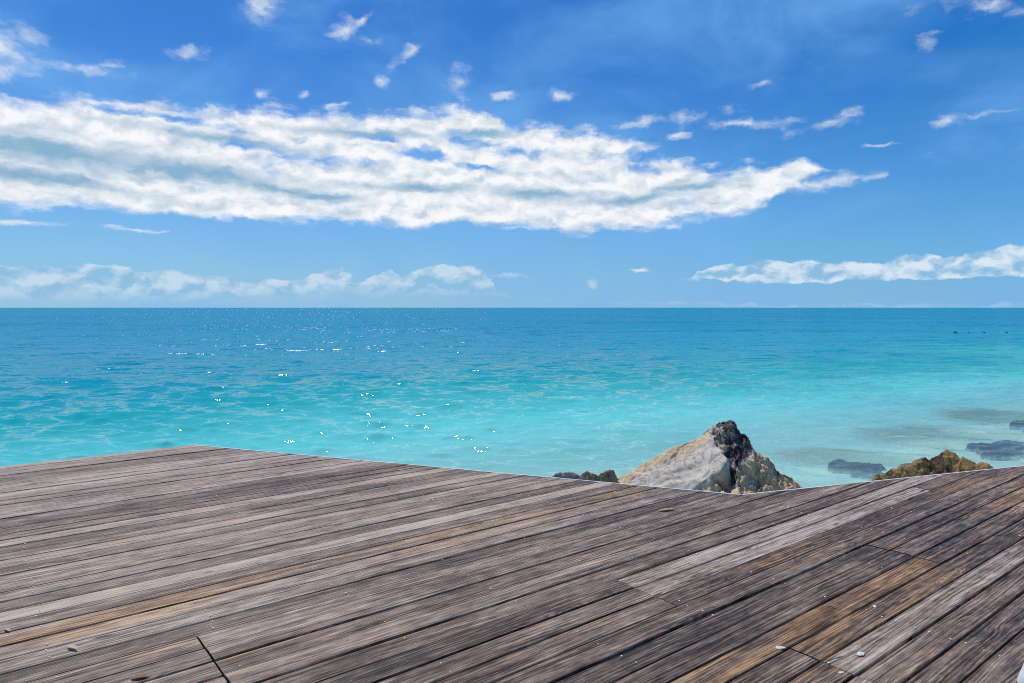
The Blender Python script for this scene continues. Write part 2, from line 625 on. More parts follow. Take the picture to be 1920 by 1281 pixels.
def wood_material():
    m, g, out = material('weathered_wood')
    gv = g.attr('grain')                 # x along the board, y across, z a seed per board
    u, v, s = g.sep(gv)
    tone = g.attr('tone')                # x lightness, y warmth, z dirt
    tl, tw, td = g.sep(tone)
    geo = g.n('ShaderNodeNewGeometry')
    pos = E(g, geo.outputs['Position'])
    # knots
    kv = g.xyz(u * 1.7, v * 6.0, s * 7.3)
    kd, kn = g.voro(kv, 1, rnd=.9)
    kc = E(g, kn.outputs['Color'])
    kr, kg, _ = g.sep(kc)
    on = g.ss(kr, .50, .54)
    kn_in = g.ss(kd, .055, .10, 1, 0) * on
    kn_ring = g.ss(kd, .09, .38, 1, 0) * on
    # growth lines
    warp = g.noise(g.xyz(u * .9, v * 9, s * 3.1), 1, 3, .5)
    warp2 = g.noise(g.xyz(u * 4.5, v * 30, s * 1.7), 1, 3, .55)
    ph = v * 150 + warp * 15 + warp2 * 2.6 + kn_ring * 7 + g.m('MULTIPLY', s, 31.7)
    line = g.m('SINE', ph * 2.2) * .5 + .5
    line2 = g.noise(g.xyz(u * 1.5, ph * .62, s), 1, 4, .62)
    fib = g.noise(g.xyz(u * 5, v * 330, s * 5), 1, 4, .6)
    fib2 = g.noise(g.xyz(u * 1.1, v * 110 + warp * 5, s * 9), 1, 5, .62)
    stk = g.noise(g.xyz(u * .40, v * 38 + warp * 3, s * 6.6), 1, 4, .6)
    grain = line * .06 + line2 * .32 + fib * .28 + fib2 * .48 + stk * .15     # about .69 mean
    crack = g.m('ABSOLUTE', g.noise(g.xyz(u * .9, v * 46 + warp * 5, s * 8.2), 1, 3, .5) - .5)
    crack = g.ss(crack, .005, .024, 1, 0) * g.ss(g.noise(g.xyz(u * 1.3, v * 8, s * 3.9), 1, 3, .5), .46, .60)
    thin = g.m('ABSOLUTE', g.noise(g.xyz(u * .8, v * 150 + warp * 9, s * 2.9), 1, 2, .5) - .5)
    thin = g.ss(thin, .004, .040, 1, 0) * g.ss(g.noise(g.xyz(u * 1.7, v * 12, s * 8.8), 1, 4, .6), .40, .62)
    blot = g.noise(g.xyz(u * 2.4, v * 15, s * 2.3), 1, 7, .70)
    blot2 = g.noise(g.xyz(u * 9, v * 24, s * 5.3), 1, 6, .68)
    big = g.noise(pos, .75, 4, .55)
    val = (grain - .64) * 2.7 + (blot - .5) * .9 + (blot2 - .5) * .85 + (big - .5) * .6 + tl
    grey = g.ramp(val, [(0.0, (.012, .011, .012)), (.25, (.052, .041, .035)), (.45, (.132, .097, .073)), (.65, (.246, .185, .140)), (.85, (.40, .315, .250)), (1, (.53, .44, .365))])
    warm = g.ramp(val, [(0.0, (.012, .009, .008)), (.25, (.055, .040, .031)), (.45, (.152, .106, .079)), (.65, (.27, .194, .143)), (.85, (.40, .30, .22)), (1, (.52, .41, .31))])
    oran = g.ramp(val, [(0.0, (.02, .011, .006)), (.3, (.10, .055, .025)), (.55, (.28, .150, .065)), (.8, (.47, .275, .125)), (1, (.6, .41, .23))])
    wb = g.noise(g.xyz(u * 1.1, v * 16, s * 4.4), 1, 5, .62)
    wv = wb + tw + (big - .5) * .5
    col = g.mix(g.ss(wv, .36, .62), grey, warm)
    col = g.mix(g.ss(wv, .70, .86) * .8, col, oran)
    col = g.mix(kn_in * .8, col, g.mix(g.ss(kg, .3, .7), (.16, .075, .030), (.030, .020, .015)))
    # black mould stains
    mould = g.noise(g.xyz(u * 2.4, v * 12, s), 1, 6, .68)
    col = g.mix(g.ss(mould + td, .62, .80) * .7, col, (.016, .015, .016))
    spk = g.noise(g.xyz(u * 38, v * 75, s * 3.3), 1, 3, .6)
    col = g.mix(g.ss(spk, .66, .76) * .55, col, (.030, .024, .020))
    col = g.mix(g.ss(spk, .34, .25) * .35, col, (.46, .40, .34))
    # salt-bleached flecks
    fl = g.noise(g.xyz(u * 3.5, v * 36, s * 6.1), 1, 5, .7)
    col = g.mix(g.ss(fl, .70, .80) * .55, col, (.50, .45, .42))
    col = g.mix(thin * .62, col, (.022, .017, .014))
    col = g.mix(crack * .85, col, (.010, .008, .007))
    h = grain * .8 + blot * .15 - kn_in * .15 - crack * .25 - thin * .15
    principled(g, out, col, g.ss(val, 0, 1, .62, .50, 'LINEAR'), .16, bump(g, h, .0035, .9))
    return m


def build_deck():
    root = bpy.data.objects.new('wooden_deck', None)
    COL.objects.link(root)
    tag(root, 'weathered grey brown timber deck of long diagonal boards above the sea', 'deck')
    a0, a1, b1 = at(365, 835), at(1392, 928.5), at(1922, 874)
    root.location = (0, 0, 0)
    tA0, nA0 = tn(a0)
    tA1, nA1 = tn(a1)
    tB1, nB1 = tn(b1)

    def t_end(n):
        if n >= nA1:
            f = (n - nA1) / (nA0 - nA1)
            return tA1 + f * (tA0 - tA1)
        f = (n - nA1) / (nB1 - nA1)
        return min(tA1 + f * (tB1 - tA1), 16.0)

    n_hi = 2.789 + 38 * PITCH_B
    count = int((n_hi + 3.4) / PITCH_B)
    # joints seen in the photograph: board index -> t of butt joints
    joints = {}

    def board(n):
        return int((n_hi - n) / PITCH_B)
    for t, ns in ((.82, (3.48, 3.33, 3.17, 3.02)), (2.943, (2.71, 2.56, 2.41)), (4.735, (2.10, 1.945, 1.79)), (2.99, (1.64, 1.485, 1.33)), (6.6, (2.56, 1.79)), (5.9, (1.1, .95))):
        for n in ns:
            joints.setdefault(board(n), []).append(t)
    # boards with a look of their own: (board, part from the near end) -> lightness, warmth, dirt
    special = {(board(2.71), 1): (.76, -.22, -.25), (board(2.56), 1): (.77, -.24, -.25), (board(1.485), 1): (.66, -.20, -.1), (board(1.64), 1): (.44, .22, -.05),
               (board(1.64), 0): (.42, .10, .02), (board(2.10), 0): (.36, -.06, .02), (board(2.25), 0): (.44, .08, -.05), (board(3.48), 1): (.54, .06, -.1),
               (board(2.10), 1): (.40, .12, 0), (board(1.945), 1): (.48, .20, -.1), (board(1.79), 1): (.46, .17, -.08), (board(3.33), 1): (.53, .0, -.1),
               (board(1.18), 0): (.40, .04, .0), (board(1.02), 0): (.46, -.18, -.05), (board(2.71), 0): (.34, -.02, .04), (board(2.56), 0): (.47, .10, -.05), (board(3.17), 0): (.52, .04, -.1)}
    wide = {board(1.33): .018, board(1.245 - .08): .016, board(2.56): .014, board(2.71): .013, board(3.33): .013}

    V, F, GR, TO = [], [], [], []
    tips = []
    TH = .036
    for i in range(count):
        hi = n_hi - i * PITCH_B
        gap = random.choice([.006, .007, .008, .009, .009, .010, .012])
        n1, n0 = hi - gap * .5, hi - PITCH_B + gap * .5
        cn = (n0 + n1) / 2
        te = t_end(cn)
        ends = sorted(t for t in joints.get(i, []) if t < te - .3)
        # other butt joints far from the visible ones
        lo = -9.0
        cuts = [lo] + ends + [None]
        gap = wide.get(i, gap)
        n1 = hi - gap * .5
        if not ends and random.random() < .5:
            c = random.uniform(-7.5, -2.5)
            cuts = [lo, c, None]
        for j in range(len(cuts) - 1):
            t0 = cuts[j] + (.0045 if j else 0)
            last = cuts[j + 1] is None
            t1 = cuts[j + 1] - .0045 if not last else None
            seed = random.uniform(0, 40)
            tone = random.gauss(.475, .11)
            warmth = random.gauss(.135, .08)
            dirt = random.gauss(-.05, .06)
            if (i, j) in special:
                tone, warmth, dirt = special[(i, j)]
            zoff = random.gauss(0, .0022)
            jit = random.uniform(-.026, .010)
            # a board's ends follow the slanting cut of the deck's edge
            e0 = t1 if t1 is not None else t_end(n0) + jit
            e1 = t1 if t1 is not None else t_end(n1) + jit
            L = max(e0, e1) - t0
            seg = max(2, int(L / .22))
            prof = [(0, -TH), (0, -.005), (.003, -.0004), (.03, .0006), (.5, .0012), (-.03, .0006), (-.003, -.0004), (0, -.005), (0, -TH)]
            bw = n1 - n0
            prof_n = [0, 0, .003, .03, bw * .5, bw - .03, bw - .003, bw, bw]
            base = len(V)
            p1, p2 = random.uniform(0, 9), random.uniform(0, 9)
            wob = random.uniform(.0004, .0014)
            for k in range(seg + 1):
                f = k / seg
                for q, (pn, (_, pz)) in enumerate(zip(prof_n, prof)):
                    n = n0 + pn
                    ee = e0 + (e1 - e0) * (pn / bw)
                    t = t0 + (ee - t0) * f
                    wn = wob * math.sin(t * 1.9 + p1) + wob * .7 * math.sin(t * 5.1 + p2)
                    wz = zoff + .0012 * math.sin(t * 1.3 + p2) if q not in (0, 8) else 0
                    p = PD * t + PN * (n + wn)
                    V.append((p.x, p.y, pz + wz))
                    GR.append((t, pn + seed * .37, seed))
                    # warmer and darker towards the right, greyer and paler far left as painted sheen
                    X = p.x
                    Y = p.y
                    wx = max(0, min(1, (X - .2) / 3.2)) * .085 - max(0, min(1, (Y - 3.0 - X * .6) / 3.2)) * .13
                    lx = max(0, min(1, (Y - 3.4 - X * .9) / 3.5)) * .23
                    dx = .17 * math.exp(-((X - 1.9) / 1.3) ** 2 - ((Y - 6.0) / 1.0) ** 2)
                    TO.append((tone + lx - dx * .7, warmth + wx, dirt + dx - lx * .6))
            m_ = len(prof)
            for k in range(seg):
                for q in range(m_ - 1):
                    o = base + k * m_ + q
                    F.append((o, o + 1, o + m_ + 1, o + m_))
                F.append((base + k * m_ + m_ - 1, base + k * m_, base + (k + 1) * m_, base + (k + 1) * m_ + m_ - 1))
            F.append(tuple(base + q for q in range(m_))[::-1])
            F.append(tuple(base + seg * m_ + q for q in range(m_)))
    V = np.array(V)
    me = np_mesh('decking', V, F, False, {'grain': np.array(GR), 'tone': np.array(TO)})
    bm = bmesh.new()
    bm.from_mesh(me)
    bmesh.ops.recalc_face_normals(bm, faces=bm.faces)
    bm.to_mesh(me)
    bm.free()
    link('decking', me, wood_material(), root)

    # screws: two to a board on every joist line
    t_ref = 2.30
    bm = bmesh.new()
    for i in range(count):
        hi = n_hi - i * PITCH_B
        for k in range(-9, 22):
            tj = t_ref + k * .69
            if tj > t_end(hi - .07) - .05:
                continue
            for o in (.034, .120):
                if random.random() < .35:
                    continue
                p = PD * (tj + random.gauss(0, .009)) + PN * (hi - o + random.gauss(0, .004))
                r = random.choice([.0036, .0046, .0056])
                res = bmesh.ops.create_cone(bm, cap_ends=True, segments=8, radius1=r, radius2=r * .75, depth=.0022)
                for v in res['verts']:
                    v.co += Vector((p.x, p.y, .0040))
    me = bpy.data.meshes.new('screw_heads')
    bm.to_mesh(me)
    bm.free()
    ms = plain('pale_screw', (.88, .86, .83), .45, .3, 80)
    link('screw_heads', me, ms, root)

    # pale trim along the edge
    def bar(bm, p, q, w, top, bot, off):
        d = (q - p).normalized()
        nn = Vector((-d.y, d.x, 0))
        pts = [p + nn * off, q + nn * off, q + nn * (off + w), p + nn * (off + w)]
        b = [bm.verts.new((c.x, c.y, bot)) for c in pts]
        t = [bm.verts.new((c.x, c.y, top)) for c in pts]
        bm.faces.new(b[::-1])
        bm.faces.new(t)
        for k in range(4):
            bm.faces.new((b[k], b[(k + 1) % 4], t[(k + 1) % 4], t[k]))

    white = plain('pale_trim', (.66, .64, .61), .6, .2, 25)
    t16 = PD * 15.5 + PN * (nA1 + (15.5 - tA1) / (tB1 - tA1) * (nB1 - nA1))
    for (p, q) in ((a0, a1), (a1, t16)):
        bm = bmesh.new()
        bar(bm, p, q, .016, -.001, -.17, .012)
        me = bpy.data.meshes.new('edge_trim')
        bm.to_mesh(me)
        bm.free()
        link('edge_trim', me, white, root)

    # carcass under the boards
    dark = plain('joist_wood', (.07, .055, .045), .85, .3, 12)
    for k in range(-9, 20, 1):
        tj = t_ref + k * .69
        # clip to where the boards are
        ns = [hi for hi in np.arange(-3.2, n_hi - .05, .05) if t_end(hi) > tj + .06]
        if not ns:
            continue
        bm = bmesh.new()
        p, q = PD * tj + PN * min(ns), PD * tj + PN * max(ns)
        bar(bm, p, q, .05, -.040, -.185, -.025)
        me = bpy.data.meshes.new('joist')
        bm.to_mesh(me)
        bm.free()
        link('joist', me, dark, root)
    posts = []
    for t in (-4.5, -2.1, .3, 2.7, 5.1):
        for n in np.arange(-2.6, n_hi - .1, 2.2):
            if t < t_end(n) - .25:
                posts.append((t, n))
    for t, n in posts:
        p = PD * t + PN * n
        bm = bmesh.new()
        bmesh.ops.create_cone(bm, cap_ends=True, segments=16, radius1=.10, radius2=.085, depth=2.2)
        for v in bm.verts:
            v.co += Vector((p.x, p.y, -.187 - 1.1))
        me = bpy.data.meshes.new('support_post')
        bm.to_mesh(me)
        bm.free()
        link('support_post', me, dark, root)


build_deck()


# ------------------------------------------------------------------ rocks
def fbm(p, o=4, h=.9):
    return mn.fractal(p, h, 2.05, o)


def rock_material(name, pale, tan, dark, scale=1.0, sandy=False):
    """stain mask: x dark crust, y ochre, z smooth slab"""
    m, g, out = material(name)
    st = g.attr('stain')
    a, b, c = g.sep(st)
    tc = g.n('ShaderNodeTexCoord')
    P = E(g, tc.outputs['Object'])
    n1 = g.noise(P, 6 * scale, 8, .65)
    n2 = g.noise(P, 26 * scale, 6, .62)
    n3 = g.noise(P, 2.2 * scale, 5, .6)
    vd, vn = g.voro(P, 24 * scale)
    pit = g.ss(vd, .05, .34)
    gry = g.ramp(n1 * .6 + n2 * .4, [(.30, tuple(x * .45 for x in pale)), (.5, tuple(x * .8 for x in pale)), (.7, pale)])
    gry = g.mix(g.ss(n1 * .5 + n3 * .5, .50, .62) * .4, gry, tuple(x * .7 for x in tan))
    ck = g.m('ABSOLUTE', g.noise(P, 3.2 * scale, 4, .6, dist=.8) - .5)
    gry = g.mix(g.ss(ck, .004, .022, 1, 0) * .55, gry, tuple(x * .25 for x in tan))
    och = g.ramp(n1 * .55 + n2 * .45, [(.33, tuple(x * .38 for x in tan)), (.43, tuple(x * .78 for x in tan)), (.58, tan)])
    drk = g.ramp(n2 * .4 + n1 * .6, [(.38, tuple(x * .30 for x in dark)), (.50, dark), (.64, tuple(min(1, x * 4.0) for x in dark))])
    col = g.mix(g.ss(b + (n3 - .5) * .9, .35, .65), gry, och)
    col = g.mix(g.ss(a + (n1 - .5) * 1.0 + (n2 - .5) * .5, .42, .60), col, drk)
    if sandy:                             # sand lies over the reef's rim
        col = g.mix(g.ss(c + (n1 - .5) * .9 + (n3 - .5) * .5, .18, .62), col, (.60, .55, .44))
    h = n1 * .55 + n2 * .35 + pit * g.m('SUBTRACT', 1.0, c) * .07
    principled(g, out, col, .85, .25, bump(g, h * g.m('SUBTRACT', 1.0, c * .6), .016 / scale, .9))
    return m


def facet(q, amp=.5):
    """broken planes: every cell of the rock has a tilt and a step of its own"""
    d, p = mn.voronoi(q)
    c = p[0]
    v = mn.cell_vector(c * 7.31)
    return (q - c).dot(v - Vector((.5, .5, .5)) * 0 ) * amp * .6 + (mn.cell(c * 3.7) - .5) * amp * .5 - .25 * amp * max(0., .10 - (d[1] - d[0])) / .10


def main_rock():
    D = 8.9
    c = at_dist(1322, 860, D)
    yaw = -math.atan2(c.x, c.y)
    R = Vector((math.cos(yaw), math.sin(yaw), 0))
    Fw = Vector((-math.sin(yaw), math.cos(yaw), 0))
    org = Vector((c.x, c.y, WATER))

    def loc(px, py):
        r = ray(px, py)
        k = (org - Vector((0, 0, CAM_Z))).dot(Fw) / r.dot(Fw)
        q = Vector((0, 0, CAM_Z)) + r * k - org
        return q.dot(R), q.z
    prof = [loc(*p) for p in [(1085, 940), (1130, 912), (1150, 899), (1180, 884), (1212, 866), (1240, 852), (1262, 840), (1292, 830), (1316, 821), (1330, 803), (1348, 796), (1362, 793), (1376, 796),
                              (1384, 808), (1394, 822), (1403, 833), (1411, 841), (1416, 850), (1440, 861), (1452, 876), (1460, 888), (1478, 896), (1490, 905), (1503, 916), (1530, 945)]]
    xs = np.array([p[0] for p in prof])
    zs = np.array([p[1] for p in prof])
    NU, NV = 300, 220
    V, ST = [], []
    bx = [loc(*p) for p in [(1345, 826), (1368, 848), (1352, 868), (1318, 893), (1278, 920)]]   # slab's right border, top to foot

    def border(z):
        zz = [p[1] for p in bx]
        if z >= zz[0]:
            return bx[0][0] - (z - zz[0]) * .9
        for (x0, z0), (x1, z1) in zip(bx, bx[1:]):
            if z1 <= z <= z0:
                f = (z0 - z) / (z0 - z1)
                return x0 + (x1 - x0) * f
        return bx[-1][0] - (bx[-1][1] - z) * .9
    for i in range(NU):
        x = xs[0] + (xs[-1] - xs[0]) * i / (NU - 1)
        top = float(np.interp(x, xs, zs))
        hgt = max(.1, top + .45)
        yc = .10 + .12 * x                      # crest drifts back at the right
        wf = .38 + hgt * (.90 + .45 * max(0., min(1., (x - loc(1345, 800)[0]) / .25)))                   # reach of the front face
        wb = .35 + hgt * .55
        for j in range(NV):
            f = j / (NV - 1) * 2 - 1            # -1 front foot .. 0 crest .. 1 back foot
            s = abs(f)
            if f < 0:
                y = yc - wf * s ** 1.05
                z = top - hgt * (s ** 1.12)
            else:
                y = yc + wb * s ** .85
                z = top - hgt * s ** 1.25
            p = Vector((x, y, z))
            # region weights
            d = x - border(z) + .05 * fbm(p * 5, 3)
            right = max(0., min(1., d / .07 + .5)) if f < .25 else .7
            slab = 1 - right
            crust = 0.0
            if f < 1:
                lx, lz = x, z
                t0 = loc(1372, 862)
                # dark crust over the summit and down the cleft
                e = ((lx - t0[0] - .015 - (lz - t0[1]) * .08) / (.13 + .16 * max(0., min(1., (lz - t0[1] + .05) / .25)))) ** 2
                hi = max(0., min(1., (lz - loc(1372, 882)[1]) / .08))
                crust = right * math.exp(-e * .8) * hi
                crust = max(crust, .75 * max(0., min(1., (lz - loc(1330, 822)[1]) / .06)))
                patch = loc(1392, 876)
                crust *= 1 - .85 * math.exp(-((lx - patch[0]) / .12) ** 2 - ((lz - patch[1]) / .06) ** 2)
                crust *= .80 + .55 * fbm(Vector((x, y, z)) * 6, 3)
                rr = loc(1468, 890)
                crust = max(crust, .8 * math.exp(-((lx - rr[0]) / .10) ** 2 - ((lz - rr[1] - .02) / .09) ** 2))  # shade of a hole at the right foot, put into the crust colour
            ochre = right * (1 - crust)
            lf = loc(1180, 885)[0]
            left = max(0., min(1., (lf + .25 - x) / .4))
            ochre = max(ochre, left * .75)
            lip = (1 - min(1, s / .22)) * (1 - right)        # brown crumbling lip along the slab's back
            ochre = max(ochre, lip * .8 + .15 * fbm(p * 9, 2) * lip)
            # shape: the slab lies proud, the right side is broken and pitted
            nrm = Vector((0, -.75, .66)) if f < 0 else Vector((0, .7, .71))
            k = max(0, 1 - s * .0)
            disp = -.07 * right * min(1, s * 5) * (f < 0)
            q = p + Vector((3.1, 7.7, 1.3))
            big = fbm(q * 1.6, 3) * .07
            warp = Vector((fbm(q * 3 + Vector((9, 0, 0)), 2), 0, fbm(q * 3, 2))) * .12
            strata = mn.noise((q + warp * 1.2).dot(Vector((.55, .2, 1)).normalized()) * Vector((9, 0, 0)) + Vector((0, x * 1.2, y)))
            rid = abs(mn.noise((q + warp) * 6.0))
            rid2 = abs(mn.noise((q + warp) * 14.0))
            rough_ = .13 * facet(q * 3.6 + warp * 2) + .05 * facet(q * 9.5 + warp * 5) + .03 * (.5 - rid2 * 1.6) + .022 * fbm(q * 18, 4)
            dg = Vector((.80, .1, .55))
            al = q.dot(dg.normalized())
            ac = q.dot(Vector((-.55, .3, .80)))
            crease = mn.noise(Vector((al * 1.1, ac * 6 + 1.5 * fbm(q * 1.8, 2), 2)))
            smooth_ = .040 * crease - .05 * max(0, .10 - abs(crease - .12)) / .10 * max(0, mn.noise(q * 2.2) + .2) + .018 * strata + .012 * fbm(q * 9, 4)
            w = max(right, left * .8, lip * .8, .35 if f >= 0 else 0)
            disp += big + smooth_ * (1 - w) + (rough_ * 1.25 + .02 * strata) * w
            # boulders at the right foot, cleft under the summit
            cl = loc(1366, 872)
            disp -= .13 * math.exp(-((x - cl[0] - (z - cl[1]) * .25) / .055) ** 2 - ((z - cl[1]) / .13) ** 2) * (f < 0)
            kb = loc(1412, 862)
            disp += .07 * math.exp(-((x - kb[0]) / .075) ** 2 - ((z - kb[1]) / .055) ** 2) * (f < 0)
            ed = 1 - max(0, (s - .9) / .1) * .5
            crest = .35 + .40 * right * (x > loc(1335, 800)[0]) + .65 * min(1, s * 3.5) * (1 - .6 * right)
            p2 = p + nrm * disp * ed * crest
            p2.x += .030 * fbm(q * 7 + Vector((0, 5, 0)), 3) * w + .01 * fbm(q * 20, 2) * w
            V.append(p2)
            ST.append((crust, ochre, slab))
    A = np.array([tuple(v) for v in V])
    me = np_mesh('limestone_rock', A, grid_faces(NU, NV)[:, ::-1].copy(), True, {'stain': np.array(ST)})
    mat = rock_material('limestone', (.70, .625, .53), (.66, .49, .30), (.060, .056, .053))
    o = link('limestone_rock', me, mat, None, org, yaw)
    tag(o, 'big pale limestone rock with a black crusted peak behind the deck edge', 'rock')
    return org


def lump_rock(name, pts, D, depth, mat, label, seed, dark=.5, ochre=.7, res=(160, 90), rough=1.0, group=None, base=.35, sharp=7.0):
    """a low jagged reef rock whose ridge runs through the given photo points at distance D"""
    cx = sum(p[0] for p in pts) / len(pts)
    c = at_dist(cx, 860, D)
    yaw = -math.atan2(c.x, c.y)
    Rv = Vector((math.cos(yaw), math.sin(yaw), 0))
    Fw = Vector((-math.sin(yaw), math.cos(yaw), 0))
    org = Vector((c.x, c.y, WATER))

    def loc(px, py):
        r = ray(px, py)
        k = (org - Vector((0, 0, CAM_Z))).dot(Fw) / r.dot(Fw)
        q = Vector((0, 0, CAM_Z)) + r * k - org
        return q.dot(Rv), q.z
    pr = [loc(*p) for p in pts]
    xs = np.array([p[0] for p in pr])
    zs = np.array([p[1] for p in pr])
    NU, NV = res
    V, ST = [], []
    for i in range(NU):
        x = xs[0] + (xs[-1] - xs[0]) * i / (NU - 1)
        top = float(np.interp(x, xs, zs))
        endf = min(1, 6 * i / NU, 6 * (NU - 1 - i) / NU)
        hgt = top + base
        wd = depth * (.35 + .65 * endf)
        for j in range(NV):
            f = j / (NV - 1) * 2 - 1
            s = abs(f)
            p = Vector((x, f * wd + .15 * math.sin(x * 3 + seed), top - hgt * s ** 1.5))
            q = p + Vector((seed * 3.3, seed * 1.7, seed))
            rid = abs(mn.noise(q * sharp))
            rid2 = abs(mn.noise(q * sharp * 2.3))
            wq = Vector((fbm(q * 5, 2), fbm(q * 5 + Vector((7, 0, 0)), 2), 0)) * .35
            dsp = rough * (.12 * facet(q * (sharp * .62) + wq) + .06 * facet(q * (sharp * 1.5) + wq) + .035 * (.4 - rid * 1.5) + .02 * fbm(q * 18, 3))
            nr = Vector((.25 * mn.noise(q * 4), f * .75, .8 - .3 * s)).normalized()
            p2 = p + nr * dsp * (1 - max(0, s - .85) / .15)
            V.append(p2)
            ST.append((dark + .35 * fbm(q * 3, 2), ochre, 0))
    me = np_mesh(name, np.array([tuple(v) for v in V]), grid_faces(NU, NV)[:, ::-1].copy(), True, {'stain': np.array(ST)})
    return tag(link(name, me, mat, None, org, yaw), label, 'rock', group)


main_rock()
reef = rock_material('reef_rock', (.20, .17, .13), (.34, .215, .085), (.030, .022, .014), scale=1.6)
knob = rock_material('brown_rock', (.20, .17, .14), (.36, .25, .15), (.055, .042, .030), scale=2.0)
gravel = rock_material('grey_rock', (.40, .36, .36), (.24, .20, .18), (.06, .05, .055), scale=3.0)
sunk = rock_material('dark_reef', (.07, .055, .075), (.10, .06, .06), (.030, .022, .032), 1.2, True)
lump_rock('reef_rock', [(1610, 915), (1640, 889), (1672, 884), (1690, 876), (1712, 872), (1735, 864), (1752, 859), (1762, 853), (1775, 846), (1790, 854), (1800, 861), (1818, 863), (1832, 868),
                        (1842, 864), (1852, 866), (1862, 876), (1880, 890)], 8.6, .42, reef,
          'low jagged brown rock peeping over the deck edge at the right', 2.0, .42, .85, (240, 130), .72, sharp=8)
lump_rock('brown_rock', [(1070, 915), (1086, 890), (1094, 880), (1104, 877), (1116, 881), (1122, 884), (1130, 880), (1142, 876), (1150, 878), (1156, 890), (1164, 910)], 8.7, .22, knob,
          'small dark brown knobbly rock left of the big pale rock', 5.0, .45, .8, (110, 70), .40, sharp=14)
lump_rock('grey_rock', [(1020, 905), (1042, 892), (1056, 890), (1072, 888), (1086, 892), (1104, 910)], 8.9, .20, gravel,
          'small flat grey rubble rock beside the brown rock at the deck edge', 8.0, .25, .3, (110, 60), .30, sharp=22)


def sunken(pts, wd, label, seed, lift):
    """dark reef on the seabed, its back just below or at the surface; pts are water-level photo points along its axis"""
    P = [at(px, py, WATER) for px, py in pts]
    NU, NV = 150, 70
    V, ST = [], []
    cum = [0]
    for a, b in zip(P, P[1:]):
        cum.append(cum[-1] + (b - a).length)
    for i in range(NU):
        d = cum[-1] * i / (NU - 1)
        k = max(j for j in range(len(P) - 1) if cum[j] <= d + 1e-9)
        f = (d - cum[k]) / (cum[k + 1] - cum[k])
        c = P[k].lerp(P[k + 1], f)
        dr = (P[k + 1] - P[k]).normalized()
        nn = Vector((-dr.y, dr.x, 0))
        e = math.sin(math.pi * min(1, max(0, i / (NU - 1)))) ** .6
        w = wd * (.25 + .75 * e) * (1 + .45 * mn.noise(Vector((d * 1.3, seed, 0))))
        for j in range(NV):
            s = j / (NV - 1) * 2 - 1
            p = c + nn * (s * w)
            q = Vector((p.x, p.y, seed * 2.2))
            bed = -float(depth_fn(np.array(p.x), np.array(p.y)))
            env = e * (1 - abs(s) ** 2)
            nz = fbm(Vector((q.x * 1.5 + q.y * .4, q.y * 4.5, q.z)), 5)
            env = min(1, 2.2 * math.sin(math.pi * i / (NU - 1)) ** 1.3) * (1 - abs(s) ** 1.3)
            k_ = max(0., min(1., (env * .85 + 1.15 * nz * min(1., 2 * env) - .34) / .75))
            k_ = k_ * k_ * (3 - 2 * k_)
            z = (bed - .10) * (1 - k_) + (lift - .12) * k_ + .04 * fbm(q * 6, 3)
            z = min(z, -.02 + .03 * fbm(q * 5, 3))
            V.append((p.x - P[0].x, p.y - P[0].y, z))
            ST.append((.45 + .3 * fbm(q * 2, 2), .5, 1 - k_))
    me = np_mesh('sunken_reef', np.array(V), grid_faces(NU, NV)[:, ::-1].copy(), True, {'stain': np.array(ST)})
    tag(link('sunken_reef', me, sunk, None, P[0]), label, 'rock', 'dark rocks lying in the shallows')


sunken(*REEFS[0], 'narrow dark reef strip under the water left of the jagged brown rock', 1.0, .03)
sunken(*REEFS[1], 'broad dark reef breaking the water beyond the jagged brown rock', 3.0, .07)
sunken(*REEFS[2], 'farthest dark reef patch in the shallows cut off by the frame', 6.0, .03)


# ------------------------------------------------------------------ buoys
def lathe(bm, prof, seg=20):
    rings = []
    for r, z in prof:
        rings.append([bm.verts.new((r * math.cos(2 * math.pi * k / seg), r * math.sin(2 * math.pi * k / seg), z)) for k in range(seg)])
    for a, b in zip(rings, rings[1:]):
        for k in range(seg):
            bm.faces.new((a[k], a[(k + 1) % seg], b[(k + 1) % seg], b[k]))
    bm.faces.new(rings[0][::-1])
    bm.faces.new(rings[-1])


def buoy_parts():
    bm = bmesh.new()
    lathe(bm, [(.02, -.10), (.13, -.08), (.20, -.02), (.215, .03), (.19, .09), (.12, .14), (.05, .16)])
    body = bpy.data.meshes.new('float')
    bm.to_mesh(body)
    bm.free()
    bm = bmesh.new()
    lathe(bm, [(.035, .158), (.04, .18), (.04, .20), (.02, .215)], 12)
    knob_ = bpy.data.meshes.new('top_ring')
    bm.to_mesh(knob_)
    bm.free()
    return body, knob_


fl, kn_ = buoy_parts()
bmat = plain('buoy_dark', (.055, .02, .035), .5, .2, 10)
fl.materials.append(bmat)
kn_.materials.append(bmat)
for px, py, s, lab in ((1791, 624, 1.15, 'largest dark buoy, at the left end of the row far out'), (1816, 624, .55, 'tiny dark buoy next to the largest buoy in the row'),
                       (1845, 624, .75, 'small dark buoy, third along the row far out'), (1887, 624, .8, 'small dark buoy at the right end of the row')):
    p = at(px, py, WATER)
    r = bpy.data.objects.new('buoy', None)
    COL.objects.link(r)
    r.location = p
    r.scale = (s * .85, s * .85, s * .7)
    tag(r, lab, 'buoy', 'buoys in a row far out on the water')
    link('float', fl, None, r)
    link('top_ring', kn_, None, r)

# ------------------------------------------------------------------ litter on the deck
leafm = plain('dry_leaf', (.50, .40, .26), .7, .3, 60)
redm = plain('red_knot', (.22, .09, .05), .7, .3, 60)
twigm = plain('twig_bark', (.24, .16, .09), .8, .3, 60)
shellm = plain('shell_white', (.62, .57, .50), .6, .15, 40)


